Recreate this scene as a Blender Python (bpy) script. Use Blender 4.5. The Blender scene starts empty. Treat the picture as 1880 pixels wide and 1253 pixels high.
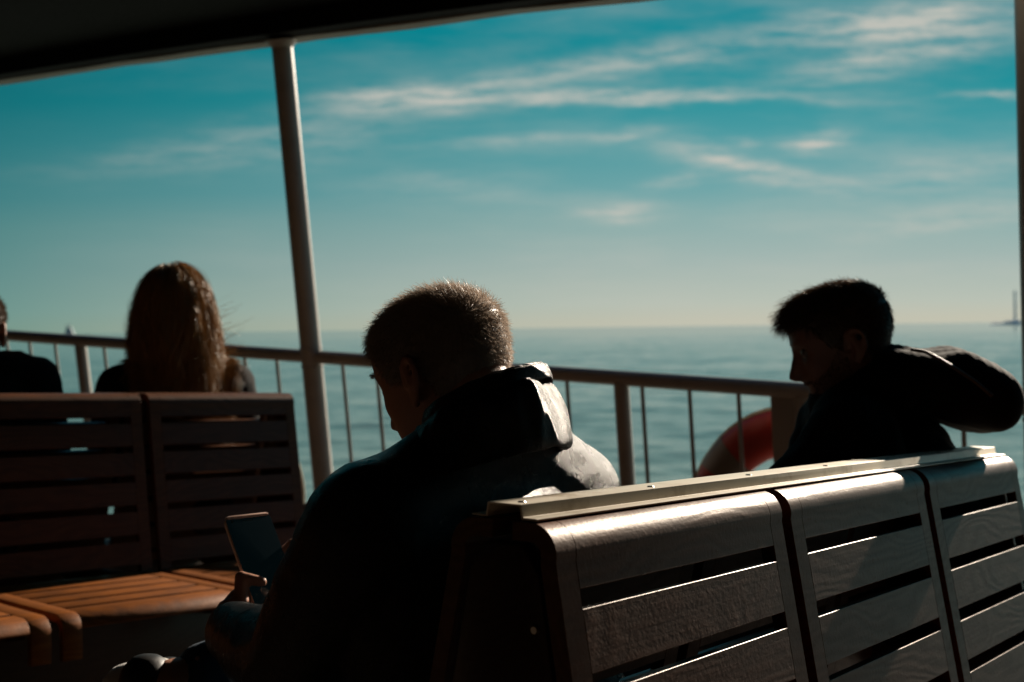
import bpy, bmesh, math, random
import numpy as np
from mathutils import Vector, Matrix, noise

random.seed(7); rng = np.random.default_rng(7)
R = math.radians
scene = bpy.context.scene
col = scene.collection

# ------------------------------------------------------------------ camera
F = 2300.0; CX, CY = 940.0, 626.5; CAMZ = 1.08
PITCH, ROLL = R(-0.6), R(0.72)
fwd = Vector((0, math.cos(PITCH), math.sin(PITCH)))
_r0 = Vector((1, 0, 0)); _u0 = _r0.cross(fwd)
rgt = _r0 * math.cos(ROLL) - _u0 * math.sin(ROLL)
upv = _r0 * math.sin(ROLL) + _u0 * math.cos(ROLL)
cam_d = bpy.data.cameras.new('camera'); cam = bpy.data.objects.new('camera', cam_d); col.objects.link(cam)
cam.matrix_world = Matrix(((rgt.x, upv.x, -fwd.x, 0), (rgt.y, upv.y, -fwd.y, 0), (rgt.z, upv.z, -fwd.z, CAMZ), (0, 0, 0, 1)))
cam_d.sensor_width = 36; cam_d.lens = 36 * F / 1880; cam_d.clip_start = 0.05; cam_d.clip_end = 30000
cam_d.dof.use_dof = True; cam_d.dof.focus_distance = 1.5; cam_d.dof.aperture_fstop = 6.0
scene.camera = cam
C0 = Vector((0, 0, CAMZ))

def P(px, py, d):            # the point seen at that place of the photograph, d metres in front of the camera
    return C0 + rgt * ((px - CX) / F * d) + upv * ((CY - py) / F * d) + fwd * d
def D(vx, vy):               # direction towards a vanishing point
    return (rgt * ((vx - CX) / F) + upv * ((CY - vy) / F) + fwd).normalized()

# ------------------------------------------------------------------ light
SUN_AZ, SUN_EL = R(34), R(21)
sund = Vector((math.sin(SUN_AZ) * math.cos(SUN_EL), math.cos(SUN_AZ) * math.cos(SUN_EL), math.sin(SUN_EL)))
sl = bpy.data.lights.new('sun', 'SUN'); sl.energy = 5.0; sl.angle = R(0.5); sl.color = (1.0, 0.86, 0.70)
so = bpy.data.objects.new('sun', sl); col.objects.link(so)
so.rotation_euler = (-sund).to_track_quat('-Z', 'Y').to_euler()

scene.view_settings.view_transform = 'Standard'; scene.view_settings.look = 'None'
scene.view_settings.exposure = 0.90; scene.view_settings.gamma = 1.0
scene.view_settings.use_curve_mapping = False

world = bpy.data.worlds.new('World'); scene.world = world; world.use_nodes = True
nt = world.node_tree
for n in list(nt.nodes): nt.nodes.remove(n)

class NG:                    # small helper for node trees
    def __init__(s, nt): s.nt = nt
    def n(s, t, **k):
        x = s.nt.nodes.new(t)
        for a, b in k.items(): setattr(x, a, b)
        return x
    def link(s, a, b): s.nt.links.new(a, b)
    def put(s, sock, v):
        if isinstance(v, bpy.types.NodeSocket): s.link(v, sock)
        elif v is not None: sock.default_value = v
    def m(s, op, a, b=None, c=None, clamp=False):
        x = s.n('ShaderNodeMath', operation=op, use_clamp=clamp)
        for i, v in enumerate((a, b, c)):
            if v is not None: s.put(x.inputs[i], v)
        return x.outputs[0]
    def mixc(s, f, a, b, bt='MIX'):
        x = s.n('ShaderNodeMix', data_type='RGBA', blend_type=bt)
        s.put(x.inputs[0], f); s.put(x.inputs[6], a); s.put(x.inputs[7], b)
        return x.outputs[2]
    def noise(s, vec, scale, detail=4, rough=.5, dist=0.0):
        x = s.n('ShaderNodeTexNoise'); s.put(x.inputs['Vector'], vec)
        x.inputs['Scale'].default_value = scale; x.inputs['Detail'].default_value = detail
        x.inputs['Roughness'].default_value = rough; x.inputs['Distortion'].default_value = dist
        return x.outputs['Fac']
    def mapping(s, vec, scale=(1, 1, 1), rot=(0, 0, 0), loc=(0, 0, 0)):
        x = s.n('ShaderNodeMapping'); s.put(x.inputs['Vector'], vec)
        x.inputs['Scale'].default_value = scale; x.inputs['Rotation'].default_value = rot; x.inputs['Location'].default_value = loc
        return x.outputs[0]
    def ramp(s, f, stops):
        x = s.n('ShaderNodeValToRGB'); s.put(x.inputs[0], f)
        e = x.color_ramp.elements
        while len(e) < len(stops): e.new(0.5)
        for i, (p, c) in enumerate(stops):
            e[i].position = p; e[i].color = c if len(c) == 4 else (*c, 1)
        return x.outputs[0]
    def smooth(s, v, a, b):
        x = s.n('ShaderNodeMapRange', interpolation_type='SMOOTHSTEP'); s.put(x.inputs[0], v)
        x.inputs[1].default_value = a; x.inputs[2].default_value = b
        return x.outputs[0]

g = NG(nt)
tc = g.n('ShaderNodeTexCoord')
sep = g.n('ShaderNodeSeparateXYZ'); g.link(tc.outputs['Generated'], sep.inputs[0])
dx, dy, dz = sep.outputs
sky = g.n('ShaderNodeTexSky', sky_type='NISHITA'); sky.sun_disc = False
sky.sun_elevation = SUN_EL; sky.sun_rotation = SUN_AZ
sky.air_density = 1.0; sky.dust_density = 0.6; sky.ozone_density = 1.6
# the air near the horizon: pale and warm low down, deep teal above, darker away from the sun
yy = g.m('MAXIMUM', dy, 0.02)
u = g.m('DIVIDE', dx, yy); v = g.m('DIVIDE', dz, yy)
RAMP = [(-.03, (.500, .490, .390)), (.004, (.500, .495, .400)), (.018, (.450, .492, .425)), (.05, (.350, .440, .410)),
        (.085, (.245, .395, .385)), (.11, (.145, .350, .365)), (.15, (.070, .305, .335)), (.185, (.018, .262, .300)), (.22, (.003, .235, .280)),
        (.26, (.003, .225, .275)), (.37, (.003, .19, .26))]
vn = g.m('DIVIDE', g.m('ADD', v, 0.03), 0.40, clamp=True)
low = g.ramp(vn, [((p + .03) / .40, c) for p, c in RAMP])
fu = g.smooth(u, -.90, .22)
azr = g.n('ShaderNodeCombineColor')
g.link(g.m('MULTIPLY_ADD', fu, 1.12, -.12), azr.inputs[0])
g.link(g.m('MULTIPLY_ADD', fu, .72, .28), azr.inputs[1])
g.link(g.m('MULTIPLY_ADD', fu, .70, .30), azr.inputs[2])
low = g.mixc(1.0, low, azr.outputs[0], 'MULTIPLY')
# thin high cloud in streaks: centre, half sizes, slope, strength
CLOUDS = [(1050, 135, 470, 30, -.17, .42), (1150, 180, 300, 10, -.02, .55), (730, 178, 130, 20, -.05, .40), (1690, 48, 190, 40, -.08, .75),
          (1640, 112, 200, 20, -.13, .45), (1800, 171, 75, 7, 0, .50), (1340, 303, 105, 24, .27, .55), (1498, 256, 55, 16, -.2, .75),
          (1372, 264, 28, 11, .1, .45), (1137, 388, 62, 20, .0, .55), (945, 260, 120, 12, -.05, .30), (1145, 250, 55, 10, -.05, .38),
          (520, 262, 260, 40, -.10, .16), (1440, 328, 160, 16, .2, .25), (1760, 400, 200, 26, -.1, .35), (1700, 320, 220, 45, -.05, .25),
          (840, 345, 170, 25, .1, .16), (260, 305, 200, 26, -.05, .07), (1480, 185, 140, 8, .04, .25), (1250, 335, 60, 14, -.1, .30)]
wv = g.n('ShaderNodeCombineXYZ'); g.link(u, wv.inputs[0]); g.link(v, wv.inputs[1])
w1 = g.m('SUBTRACT', g.noise(g.mapping(wv.outputs[0], (9, 30, 1)), 1.0, 4, .6), .5)
w2 = g.m('SUBTRACT', g.noise(g.mapping(wv.outputs[0], (9, 30, 1), loc=(7, 3, 0)), 1.0, 4, .6), .5)
uw = g.m('MULTIPLY_ADD', w1, .07, u); vw = g.m('MULTIPLY_ADD', w2, .030, v)
tot = None
for (px, py, L, H, sl_, st) in CLOUDS:
    d_ = P(px, py, 1.0) - C0
    u0, v0 = d_.x / d_.y, d_.z / d_.y
    du = g.m('SUBTRACT', uw, u0)
    dv = g.m('SUBTRACT', g.m('MULTIPLY_ADD', du, sl_, vw), v0)
    a = g.m('DIVIDE', du, L / F); b = g.m('DIVIDE', dv, H / F)
    e = g.m('MULTIPLY', g.m('EXPONENT', g.m('MULTIPLY', g.m('ADD', g.m('MULTIPLY', a, a), g.m('MULTIPLY', b, b)), -1.0)), st)
    tot = e if tot is None else g.m('ADD', tot, e)
st1 = g.noise(g.mapping(wv.outputs[0], (17, 115, 1), rot=(0, 0, R(-8))), 1.0, 6, .68)
st2 = g.noise(g.mapping(wv.outputs[0], (4, 22, 1), rot=(0, 0, R(-8)), loc=(3, 0, 0)), 1.0, 5, .6)
veil = g.m('MULTIPLY', g.m('MULTIPLY', g.smooth(st2, .42, .75), g.smooth(u, -.5, .2)), .24)
cov = g.m('ADD', g.m('MULTIPLY', tot, g.m('MULTIPLY', g.smooth(st1, .22, .72), 1.75)), veil, clamp=True)
low = g.mixc(g.m('MULTIPLY', cov, .85), low, (.56, .53, .47, 1))
# overhead and behind: the sky model itself, tinted like the rest
hi = g.mixc(1.0, sky.outputs[0], (.020, .042, .048, 1), 'MULTIPLY')
el = g.smooth(dz, .28, .55); front = g.smooth(dy, .05, .35)
skycol = g.mixc(g.m('MULTIPLY', g.m('SUBTRACT', 1.0, el), front), hi, low)
bg = g.n('ShaderNodeBackground'); bg.inputs[1].default_value = 0.0578
ten = g.mixc(1.0, skycol, (10, 10, 10, 1), 'MULTIPLY')
g.link(ten, bg.inputs[0])
wo = g.n('ShaderNodeOutputWorld'); g.link(bg.outputs[0], wo.inputs[0])

# ------------------------------------------------------------------ object helpers
def tag(o, label=None, cat=None, group=None, kind=None):
    if label: o['label'] = label
    if cat: o['category'] = cat
    if group: o['group'] = group
    if kind: o['kind'] = kind
    return o
def empty(name, loc=(0, 0, 0), mat=None):
    o = bpy.data.objects.new(name, None); col.objects.link(o)
    if mat is not None: o.matrix_world = mat
    else: o.location = loc
    o.empty_display_size = .1
    return o
def link(name, me, parent=None):
    o = bpy.data.objects.new(name, me); col.objects.link(o)
    if parent is not None: o.parent = parent
    return o
def new_mesh(name, v, f, mat=None, smooth=True, angle=35):
    me = bpy.data.meshes.new(name)
    v = np.asarray(v, dtype=np.float32)
    if isinstance(f, np.ndarray):
        n, k = f.shape
        me.vertices.add(len(v)); me.vertices.foreach_set('co', v.ravel())
        me.loops.add(n * k); me.loops.foreach_set('vertex_index', f.astype(np.int32).ravel())
        me.polygons.add(n); me.polygons.foreach_set('loop_start', np.arange(0, n * k, k, dtype=np.int32))
        me.update(calc_edges=True)
    else:
        me.from_pydata([tuple(map(float, p)) for p in v], [], f); me.update()
    if smooth:
        me.shade_smooth()
        if angle is not None: me.set_sharp_from_angle(angle=R(angle))
    if mat: me.materials.append(mat)
    return me

class MB:                    # collects solids for ONE mesh
    def __init__(s): s.v = []; s.f = []
    def add(s, vs, fs):
        o = len(s.v); s.v += [tuple(p) for p in vs]; s.f += [tuple(i + o for i in q) for q in fs]; return s
    def box(s, a, b, M=None):
        vs = [Vector((x, y, z)) for x in (a[0], b[0]) for y in (a[1], b[1]) for z in (a[2], b[2])]
        if M is not None: vs = [M @ p for p in vs]
        return s.add(vs, [(0, 1, 3, 2), (4, 6, 7, 5), (0, 4, 5, 1), (2, 3, 7, 6), (0, 2, 6, 4), (1, 5, 7, 3)])
    def tube(s, pts, rad, seg=14, cap=True, closed=False):
        pts = [Vector(p) for p in pts]; n = len(pts)
        rads = rad if hasattr(rad, '__len__') else [rad] * n
        t0 = (pts[1] - pts[0]).normalized()
        ref = Vector((0, 0, 1)) if abs(t0.z) < .9 else Vector((1, 0, 0))
        a = t0.cross(ref).normalized()
        rings = []
        for i, p in enumerate(pts):
            if closed: t = (pts[(i + 1) % n] - pts[i - 1]).normalized()
            else: t = (pts[min(i + 1, n - 1)] - pts[max(i - 1, 0)]).normalized()
            a = (a - t * a.dot(t)).normalized(); b = t.cross(a)
            rings.append([p + (a * math.cos(k * 2 * math.pi / seg) + b * math.sin(k * 2 * math.pi / seg)) * rads[i] for k in range(seg)])
        vs = [p for r in rings for p in r]; fs = []
        m = n if closed else n - 1
        for i in range(m):
            j = (i + 1) % n
            for k in range(seg):
                l = (k + 1) % seg
                fs.append((i * seg + k, i * seg + l, j * seg + l, j * seg + k))
        if cap and not closed:
            fs.append(tuple(reversed(range(seg)))); fs.append(tuple((n - 1) * seg + k for k in range(seg)))
        return s.add(vs, fs)
    def sheet(s, path, x0, x1, th):       # a board of thickness th bent along path of (y, z), from x0 to x1
        pts = [Vector((p[0], p[1])) for p in path]; n = len(pts); inner = []
        for i in range(n):
            t = (pts[min(i + 1, n - 1)] - pts[max(i - 1, 0)]).normalized()
            inner.append(pts[i] + Vector((-t.y, t.x)) * th)
        ring = pts + inner[::-1]; m = len(ring)
        vs = [(x0, p.x, p.y) for p in ring] + [(x1, p.x, p.y) for p in ring]
        fs = [(i, (i + 1) % m, m + (i + 1) % m, m + i) for i in range(m)]
        for i in range(n - 1):
            fs.append((i, m - 1 - i, m - 2 - i, i + 1)); fs.append((m + i, m + i + 1, m + m - 2 - i, m + m - 1 - i))
        return s.add(vs, fs)
    def prism(s, poly, x0, x1):            # polygon of (y, z) extruded along x
        n = len(poly)
        vs = [(x0, *p) for p in poly] + [(x1, *p) for p in poly]
        fs = [(i, (i + 1) % n, n + (i + 1) % n, n + i) for i in range(n)] + [tuple(reversed(range(n))), tuple(range(n, 2 * n))]
        return s.add(vs, fs)
    def build(s, name, mat, parent=None, smooth=True, angle=35, bevel=0, segs=2):
        me = new_mesh(name, s.v, s.f, mat, smooth, angle)
        bm = bmesh.new(); bm.from_mesh(me); bmesh.ops.recalc_face_normals(bm, faces=bm.faces)
        if bevel:
            es = [e for e in bm.edges if len(e.link_faces) == 2 and e.calc_face_angle(0) > R(38)]
            bmesh.ops.bevel(bm, geom=es, offset=bevel, segments=segs, affect='EDGES', clamp_overlap=True, profile=.5)
        bm.to_mesh(me); bm.free()
        if smooth: me.shade_smooth(); me.set_sharp_from_angle(angle=R(angle))
        return link(name, me, parent)

# ------------------------------------------------------------------ materials
def mat_new(name):
    m = bpy.data.materials.new(name); m.use_nodes = True
    nt = m.node_tree; b = nt.nodes['Principled BSDF']
    return m, NG(nt), b
def bump(g, b, h, dist=.002, strength=.5):
    x = g.n('ShaderNodeBump'); x.inputs['Strength'].default_value = strength; x.inputs['Distance'].default_value = dist
    g.link(h, x.inputs['Height']); g.link(x.outputs[0], b.inputs['Normal'])
def ocoord(g): return g.n('ShaderNodeTexCoord').outputs['Object']

def m_wood(name, dark, light, rough=.34, coat=.45):
    m, g, b = mat_new(name)
    oi = g.n('ShaderNodeObjectInfo')
    vec = g.n('ShaderNodeVectorMath', operation='ADD'); g.link(ocoord(g), vec.inputs[0])
    rv = g.n('ShaderNodeCombineXYZ'); g.link(g.m('MULTIPLY', oi.outputs['Random'], 9.0), rv.inputs[1]); g.link(g.m('MULTIPLY', oi.outputs['Random'], 23.0), rv.inputs[0]); g.link(rv.outputs[0], vec.inputs[1])
    p = vec.outputs[0]
    warp = g.noise(g.mapping(p, (2.6, 7, 7)), 1.0, 3, .45)
    grain = g.noise(g.mapping(p, (2.5, 120, 120)), 1.0, 4, .6)
    sepx = g.n('ShaderNodeSeparateXYZ'); g.link(p, sepx.inputs[0])
    ring = g.m('SINE', g.m('ADD', g.m('MULTIPLY', sepx.outputs[2], 300.0), g.m('MULTIPLY', warp, 88.0)))
    f = g.m('ADD', g.m('MULTIPLY', ring, .17), g.m('MULTIPLY_ADD', grain, .85, .05), clamp=True)
    c = g.mixc(f, (*dark, 1), (*light, 1))
    blot = g.noise(p, 7.0, 4, .6)
    c = g.mixc(g.m('MULTIPLY', g.smooth(blot, .45, .75), .45), c, (*[x * .55 for x in dark], 1))
    g.link(c, b.inputs['Base Color'])
    dust = g.noise(p, 160.0, 2, .7)
    g.link(g.m('ADD', g.m('MULTIPLY_ADD', f, -.10, rough + .07), g.m('MULTIPLY', g.smooth(dust, .58, .75), .18)), b.inputs['Roughness'])
    b.inputs['Coat Weight'].default_value = coat; b.inputs['Coat Roughness'].default_value = .26
    b.inputs['Specular IOR Level'].default_value = .32 if coat > .07 else .22
    b.inputs['Specular Tint'].default_value = (1.0, .80, .64, 1); b.inputs['Coat Tint'].default_value = (1.0, .86, .74, 1)
    bump(g, b, g.m('ADD', g.m('MULTIPLY', f, .6), g.m('MULTIPLY', dust, .5)), .0012, .55)
    return m

def m_paint(name, colr, rough=.4, dirt=.25, rust=0.0):
    m, g, b = mat_new(name); p = g.n('ShaderNodeNewGeometry').outputs['Position']
    n1 = g.noise(p, 9.0, 5, .65); n2 = g.noise(p, 60.0, 3, .6)
    c = g.mixc(g.m('MULTIPLY', g.smooth(n1, .45, .8), dirt), (*colr, 1), (*[x * .45 for x in colr], 1))
    if rust:
        c = g.mixc(g.m('MULTIPLY', g.smooth(g.noise(p, 26.0, 6, .7), .62, .72), rust), c, (.16, .06, .02, 1))
    g.link(c, b.inputs['Base Color'])
    g.link(g.m('MULTIPLY_ADD', n2, .25, rough - .1), b.inputs['Roughness'])
    bump(g, b, n2, .0015, .3)
    return m

def m_cloth(name, colr, rough=.85, sheen=.2, scale=900., bumpd=.0006):
    m, g, b = mat_new(name); p = ocoord(g)
    n = g.noise(p, scale, 2, .6); n2 = g.noise(p, 12., 4, .6)
    g.link(g.mixc(n2, (*[x * .7 for x in colr], 1), (*[x * 1.25 for x in colr], 1)), b.inputs['Base Color'])
    b.inputs['Roughness'].default_value = rough; b.inputs['Sheen Weight'].default_value = sheen
    bump(g, b, n, bumpd, .6)
    return m

M = {}
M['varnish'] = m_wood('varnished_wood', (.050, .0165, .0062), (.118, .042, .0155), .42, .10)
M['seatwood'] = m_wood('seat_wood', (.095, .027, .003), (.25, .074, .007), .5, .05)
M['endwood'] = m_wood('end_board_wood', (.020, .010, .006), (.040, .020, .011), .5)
M['rail'] = m_paint('cream_rail_paint', (.34, .315, .28), .36, .35, .3)
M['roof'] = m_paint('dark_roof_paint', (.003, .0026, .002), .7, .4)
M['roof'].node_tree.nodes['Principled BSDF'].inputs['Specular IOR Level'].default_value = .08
M['edge'] = m_paint('grey_edge_paint', (.30, .28, .24), .5, .5, .3)
M['deck'] = m_paint('deck_paint', (.075, .050, .032), .6, .5)
M['buoy'] = m_paint('orange_buoy', (.30, .017, .007), .45, .3)
M['band'] = m_paint('white_band', (.13, .10, .08), .45, .2)
M['rope'] = m_paint('rope', (.45, .40, .30), .9, .3)
M['steel'] = m_paint('screw_steel', (.55, .52, .46), .3, .1); M['steel'].node_tree.nodes['Principled BSDF'].inputs['Metallic'].default_value = 1

m, g, b = mat_new('brushed_aluminium'); p = ocoord(g)
br = g.noise(g.mapping(p, (6, 300, 300)), 1.0, 3, .6); gr = g.noise(p, 14.0, 5, .65)
g.link(g.mixc(g.smooth(gr, .5, .72), (.88, .80, .66, 1), (.60, .51, .38, 1)), b.inputs['Base Color'])
b.inputs['Metallic'].default_value = .05; g.link(g.m('MULTIPLY_ADD', br, .25, .30), b.inputs['Roughness']); bump(g, b, br, .0008, .3)
M['alu'] = m

m, g, b = mat_new('black_leather'); p = ocoord(g)
cell = g.n('ShaderNodeTexVoronoi'); cell.inputs['Scale'].default_value = 420.; g.link(p, cell.inputs['Vector'])
wr = g.noise(p, 22., 5, .62, .6); fine = g.noise(p, 900., 2, .5)
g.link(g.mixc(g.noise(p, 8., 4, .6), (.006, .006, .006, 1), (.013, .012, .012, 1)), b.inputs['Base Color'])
g.link(g.m('MULTIPLY_ADD', wr, .16, .20), b.inputs['Roughness'])
hb = g.m('ADD', g.m('ADD', g.m('MULTIPLY', cell.outputs['Distance'], .26), g.m('MULTIPLY', wr, 1.5)), g.m('MULTIPLY', fine, .9))
bump(g, b, hb, .0022, .8)
b.inputs['Specular IOR Level'].default_value = .20
M['leather'] = m
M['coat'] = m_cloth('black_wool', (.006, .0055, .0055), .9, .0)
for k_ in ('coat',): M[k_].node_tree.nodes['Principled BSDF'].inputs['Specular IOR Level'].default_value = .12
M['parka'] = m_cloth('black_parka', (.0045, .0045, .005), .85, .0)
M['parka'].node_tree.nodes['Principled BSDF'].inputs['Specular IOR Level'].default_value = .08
M['jeans'] = m_cloth('blue_denim', (.020, .050, .085), .9, .0, 320., .0012)
M['trousers'] = m_cloth('dark_trousers', (.013, .013, .018), .85, .2)
M['shoe'] = m_paint('black_shoe', (.012, .011, .010), .45, .1)
M['sock'] = m_cloth('pale_sock', (.5, .47, .42), .9, .3, 500.)
M['shirt'] = m_cloth('grey_shirt', (.07, .07, .07), .85, .2, 500.)

def m_skin(name, c0_, c1_):
  m, g, b = mat_new(name); p = ocoord(g)
  g.link(g.mixc(g.noise(p, 40., 4, .6), (*c0_, 1), (*c1_, 1)), b.inputs['Base Color'])
  b.inputs['Roughness'].default_value = .48; b.inputs['Subsurface Weight'].default_value = .05; b.inputs['Subsurface Radius'].default_value = (.01, .004, .002)
  bump(g, b, g.noise(p, 350., 3, .6), .0008, .5)
  return m
M['skin'] = m_skin('skin', (.32, .145, .088), (.46, .225, .14))
M['shade_skin'] = m_skin('shade_darkened_skin', (.10, .044, .026), (.17, .078, .046))  # skin darkened to paint in the shade on the hooded man's face
m, g, b = mat_new('eye'); b.inputs['Base Color'].default_value = (.10, .085, .075, 1); b.inputs['Roughness'].default_value = .1
M['eye'] = m

def m_hair(name, root, tip, rough=.42, trans=.35):
    m, g, b = mat_new(name); p = ocoord(g)
    f = g.noise(p, 70., 4, .7); f2 = g.noise(g.mapping(p, (300, 300, 12)), 1., 2, .5)
    c = g.mixc(g.m('MULTIPLY_ADD', f2, .6, g.m('MULTIPLY', f, .5), clamp=True), (*root, 1), (*tip, 1))
    g.link(c, b.inputs['Base Color']); b.inputs['Roughness'].default_value = rough; b.inputs['Specular IOR Level'].default_value = .5
    t = g.n('ShaderNodeBsdfTranslucent'); g.link(c, t.inputs['Color'])
    mx = g.n('ShaderNodeMixShader'); mx.inputs[0].default_value = trans
    g.link(b.outputs[0], mx.inputs[1]); g.link(t.outputs[0], mx.inputs[2])
    g.link(mx.outputs[0], g.nt.nodes['Material Output'].inputs['Surface'])
    return m
M['hair_grey'] = m_hair('short_grey_brown_hair', (.20, .150, .112), (.60, .49, .40))
M['hair_dark'] = m_hair('dark_brown_hair', (.022, .013, .008), (.085, .050, .028))
M['hair_blond'] = m_hair('long_blond_brown_hair', (.032, .015, .005), (.55, .31, .095), .42, .02)

# ------------------------------------------------------------------ the sea, the far ships
SEA_Z = -5.2
SEAF, SEAB, SEAR = .5, .045, .10
def make_sea():
    r = np.concatenate([np.geomspace(7, 20, 40, endpoint=False), np.geomspace(20, 900, 1250, endpoint=False), np.geomspace(900, 12000, 60)])
    az = np.concatenate([np.linspace(-180, -62, 40, endpoint=False), np.linspace(-62, 62, 620), np.linspace(62, 180, 41)[1:]])[:-1]
    A, Rr = np.meshgrid(np.radians(az), r)
    X, Y = Rr * np.sin(A), Rr * np.cos(A); Z = np.zeros_like(X)
    dr = np.gradient(r)[:, None] * np.ones_like(X)
    dA = np.abs(np.gradient(np.radians(az)))[None, :] * Rr
    cell = np.maximum(dr, dA)
    for k in range(46):
        lam = 1.1 * (1.135 ** k) ; lam = min(lam, 70)
        th = rng.normal(R(200), .75); ph = rng.uniform(0, 6.28)
        kx, ky = math.sin(th) * 2 * math.pi / lam, math.cos(th) * 2 * math.pi / lam
        amp = .0014 * lam ** .75 * rng.uniform(.5, 1.2)
        amp *= 4.0 if 2.0 < lam < 11 else 1.0
        fade = np.clip((lam / cell - 2.2) / 3, 0, 1)
        q = kx * X + ky * Y + ph
        Z += amp * fade * (np.sin(q) + .22 * np.sin(2 * q + .6))
    n, k = X.shape
    v = np.stack([X, Y, Z], -1).reshape(-1, 3)
    i = np.arange(n * k).reshape(n, k)
    a, b_, c, d = i[:-1, :], np.roll(i, -1, 1)[:-1, :], np.roll(i, -1, 1)[1:, :], i[1:, :]
    f = np.stack([a, d, c, b_], -1).reshape(-1, 4)
    m, g, b = mat_new('sea_water')
    pos = g.n('ShaderNodeNewGeometry').outputs['Position']
    big = g.noise(g.mapping(pos, (.012, .03, .02)), 1., 4, .6)
    g.link(g.mixc(big, (.105, .150, .125, 1), (.175, .220, .182, 1)), b.inputs['Base Color'])
    b.inputs['IOR'].default_value = 1.33; b.inputs['Roughness'].default_value = SEAR
    h = g.m('ADD', g.m('MULTIPLY', g.noise(g.mapping(pos, (1.0, 1.6, 1)), 1.3, 5, .62), .55), g.m('MULTIPLY', g.noise(g.mapping(pos, (.22, .5, 1)), 1., 4, .6), 1.3))
    h2 = g.noise(g.mapping(pos, (1.0, 1.5, 1)), 5.0, 3, .6)
    h = g.m('ADD', h, g.m('MULTIPLY', h2, SEAF))
    bump(g, b, h, SEAB, .5)
    o = link('sea', new_mesh('sea', v, f, m, True, None)); o.location.z = SEA_Z
    tag(o, 'rippled teal sea reaching to the pale horizon', 'sea', kind='structure')
make_sea()

M['far_ship'] = m_paint('far_ship_paint', (.30, .36, .38), .7, .1)
M['far_tower'] = m_paint('far_tower_haze_tone', (.86, .90, .90), .8, .05)  # near white: the paleness of distant haze is put into this colour
def sea_pt(px, dist):
    d = P(px, 600, 1) - C0
    return Vector((d.x / d.y * dist, dist, SEA_Z))
sp = sea_pt(140, 1500)
sh = empty('cargo_ship', sp); tag(sh, 'tiny distant ship with a block of decks on the hazy left horizon', 'ship')
def hull(l, w, h):
    st = []
    for (t, k) in ((-1, .75), (-.9, 1), (.55, 1), (.85, .6), (1, .03)):
        st.append([(t * l / 2, -w / 2 * k * .8, -1), (t * l / 2, -w / 2 * k, h * (1 + .25 * max(0, t) ** 2)), (t * l / 2, w / 2 * k, h * (1 + .25 * max(0, t) ** 2)), (t * l / 2, w / 2 * k * .8, -1)])
    vs = [p for s_ in st for p in s_]; fs = []
    for i in range(len(st) - 1):
        for j in range(4): fs.append((i * 4 + j, i * 4 + (j + 1) % 4, i * 4 + 4 + (j + 1) % 4, i * 4 + 4 + j))
    fs += [(3, 2, 1, 0), tuple(len(vs) - 4 + j for j in range(4))]
    return MB().add(vs, fs)
hull(34, 7, 3.5).build('hull', M['far_ship'], sh)
sb = MB(); sb.box((-13, -3, 3.4), (-3, 3, 8)); sb.box((-12, -2.6, 8), (-4.5, 2.6, 11.5)); sb.box((-11, -2.2, 11.5), (-6, 2.2, 14)); sb.build('superstructure', M['far_ship'], sh, bevel=.2)
MB().tube([(-8, 0, 14), (-8, 0, 19)], [.5, .2], 8).build('mast', M['far_ship'], sh)
MB().tube([(-10.5, 0, 14), (-10.8, 0, 16.5)], [1.0, .9], 10).build('funnel', M['far_ship'], sh)
# tall tower with its low rocks on the right
tp = sea_pt(1864, 2600)
tw = empty('lighthouse', tp); tag(tw, 'faint tall tower on low rocks at the right horizon beside the post', 'lighthouse')
MB().tube([(0, 0, 6), (0, 0, 20), (0, 0, 62)], [3.2, 2.8, 2.1], 16).build('tower', M['far_tower'], tw)
lt = MB(); lt.tube([(0, 0, 62), (0, 0, 63)], 3.2, 16); lt.tube([(0, 0, 63), (0, 0, 68), (0, 0, 71)], [2.6, 2.6, .3], 12); lt.build('lantern', M['far_tower'], tw)
rk = MB()
for k in range(13):
    xx = -46 + k * 7.5; hh = 3 + 7 * math.exp(-(xx / 22) ** 2)
    rk.tube([(xx, rng.uniform(-6, 6), -2), (xx + rng.uniform(-2, 2), 0, hh * .7), (xx, 0, hh)], [9, 6.5, 2], 9)
rk.build('rocks', M['far_tower'], tw)

# ------------------------------------------------------------------ deck, rail, posts, roof
RD = -D(-2850, 417)                           # along the rail, to the right and nearer
UP = -(rgt * ((2296 - CX) / F) + upv * ((CY - 18828) / F) + fwd).normalized()   # the way the posts lean
RP0 = P(570, 655, 4.9)
RN = RD.cross(Vector((0, 0, 1))).normalized()
if RN.y < 0: RN = -RN                          # outwards, over the water
def rail_at(px):                               # rail point standing at picture column px
    k = (px - CX) / F
    q = RP0 - C0; a, d0 = q.dot(rgt), q.dot(fwd); b_, d1 = RD.dot(rgt), RD.dot(fwd)
    t = (k * d0 - a) / (b_ - k * d1)
    return t
def RPt(t): return RP0 + RD * t

dk = MB(); e0, e1 = RPt(-12), RPt(9)
inn = -RN * 6.0
o0, o1 = e0 + RN * .12, e1 + RN * .12
pl = [o0, o1, e1 + inn, e0 + inn]
vs = [(p.x, p.y, 0) for p in pl] + [(p.x, p.y, -.12) for p in pl]
dk.add(vs, [(0, 1, 2, 3), (7, 6, 5, 4), (0, 4, 5, 1), (1, 5, 6, 2), (2, 6, 7, 3), (3, 7, 4, 0)])
tag(dk.build('deck', M['deck'], smooth=False), 'tan painted ferry deck under the benches', 'deck', kind='structure')
hl = MB(); vs = [(p.x, p.y, -.125) for p in pl] + [(p.x, p.y, SEA_Z - 1) for p in pl]
hl.add(vs, [(0, 4, 5, 1), (1, 5, 6, 2), (2, 6, 7, 3), (3, 7, 4, 0), (4, 7, 6, 5)])
tag(hl.build('ferry_hull', M['rail'], smooth=False), 'cream painted ferry side below the deck edge', 'hull', kind='structure')

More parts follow.
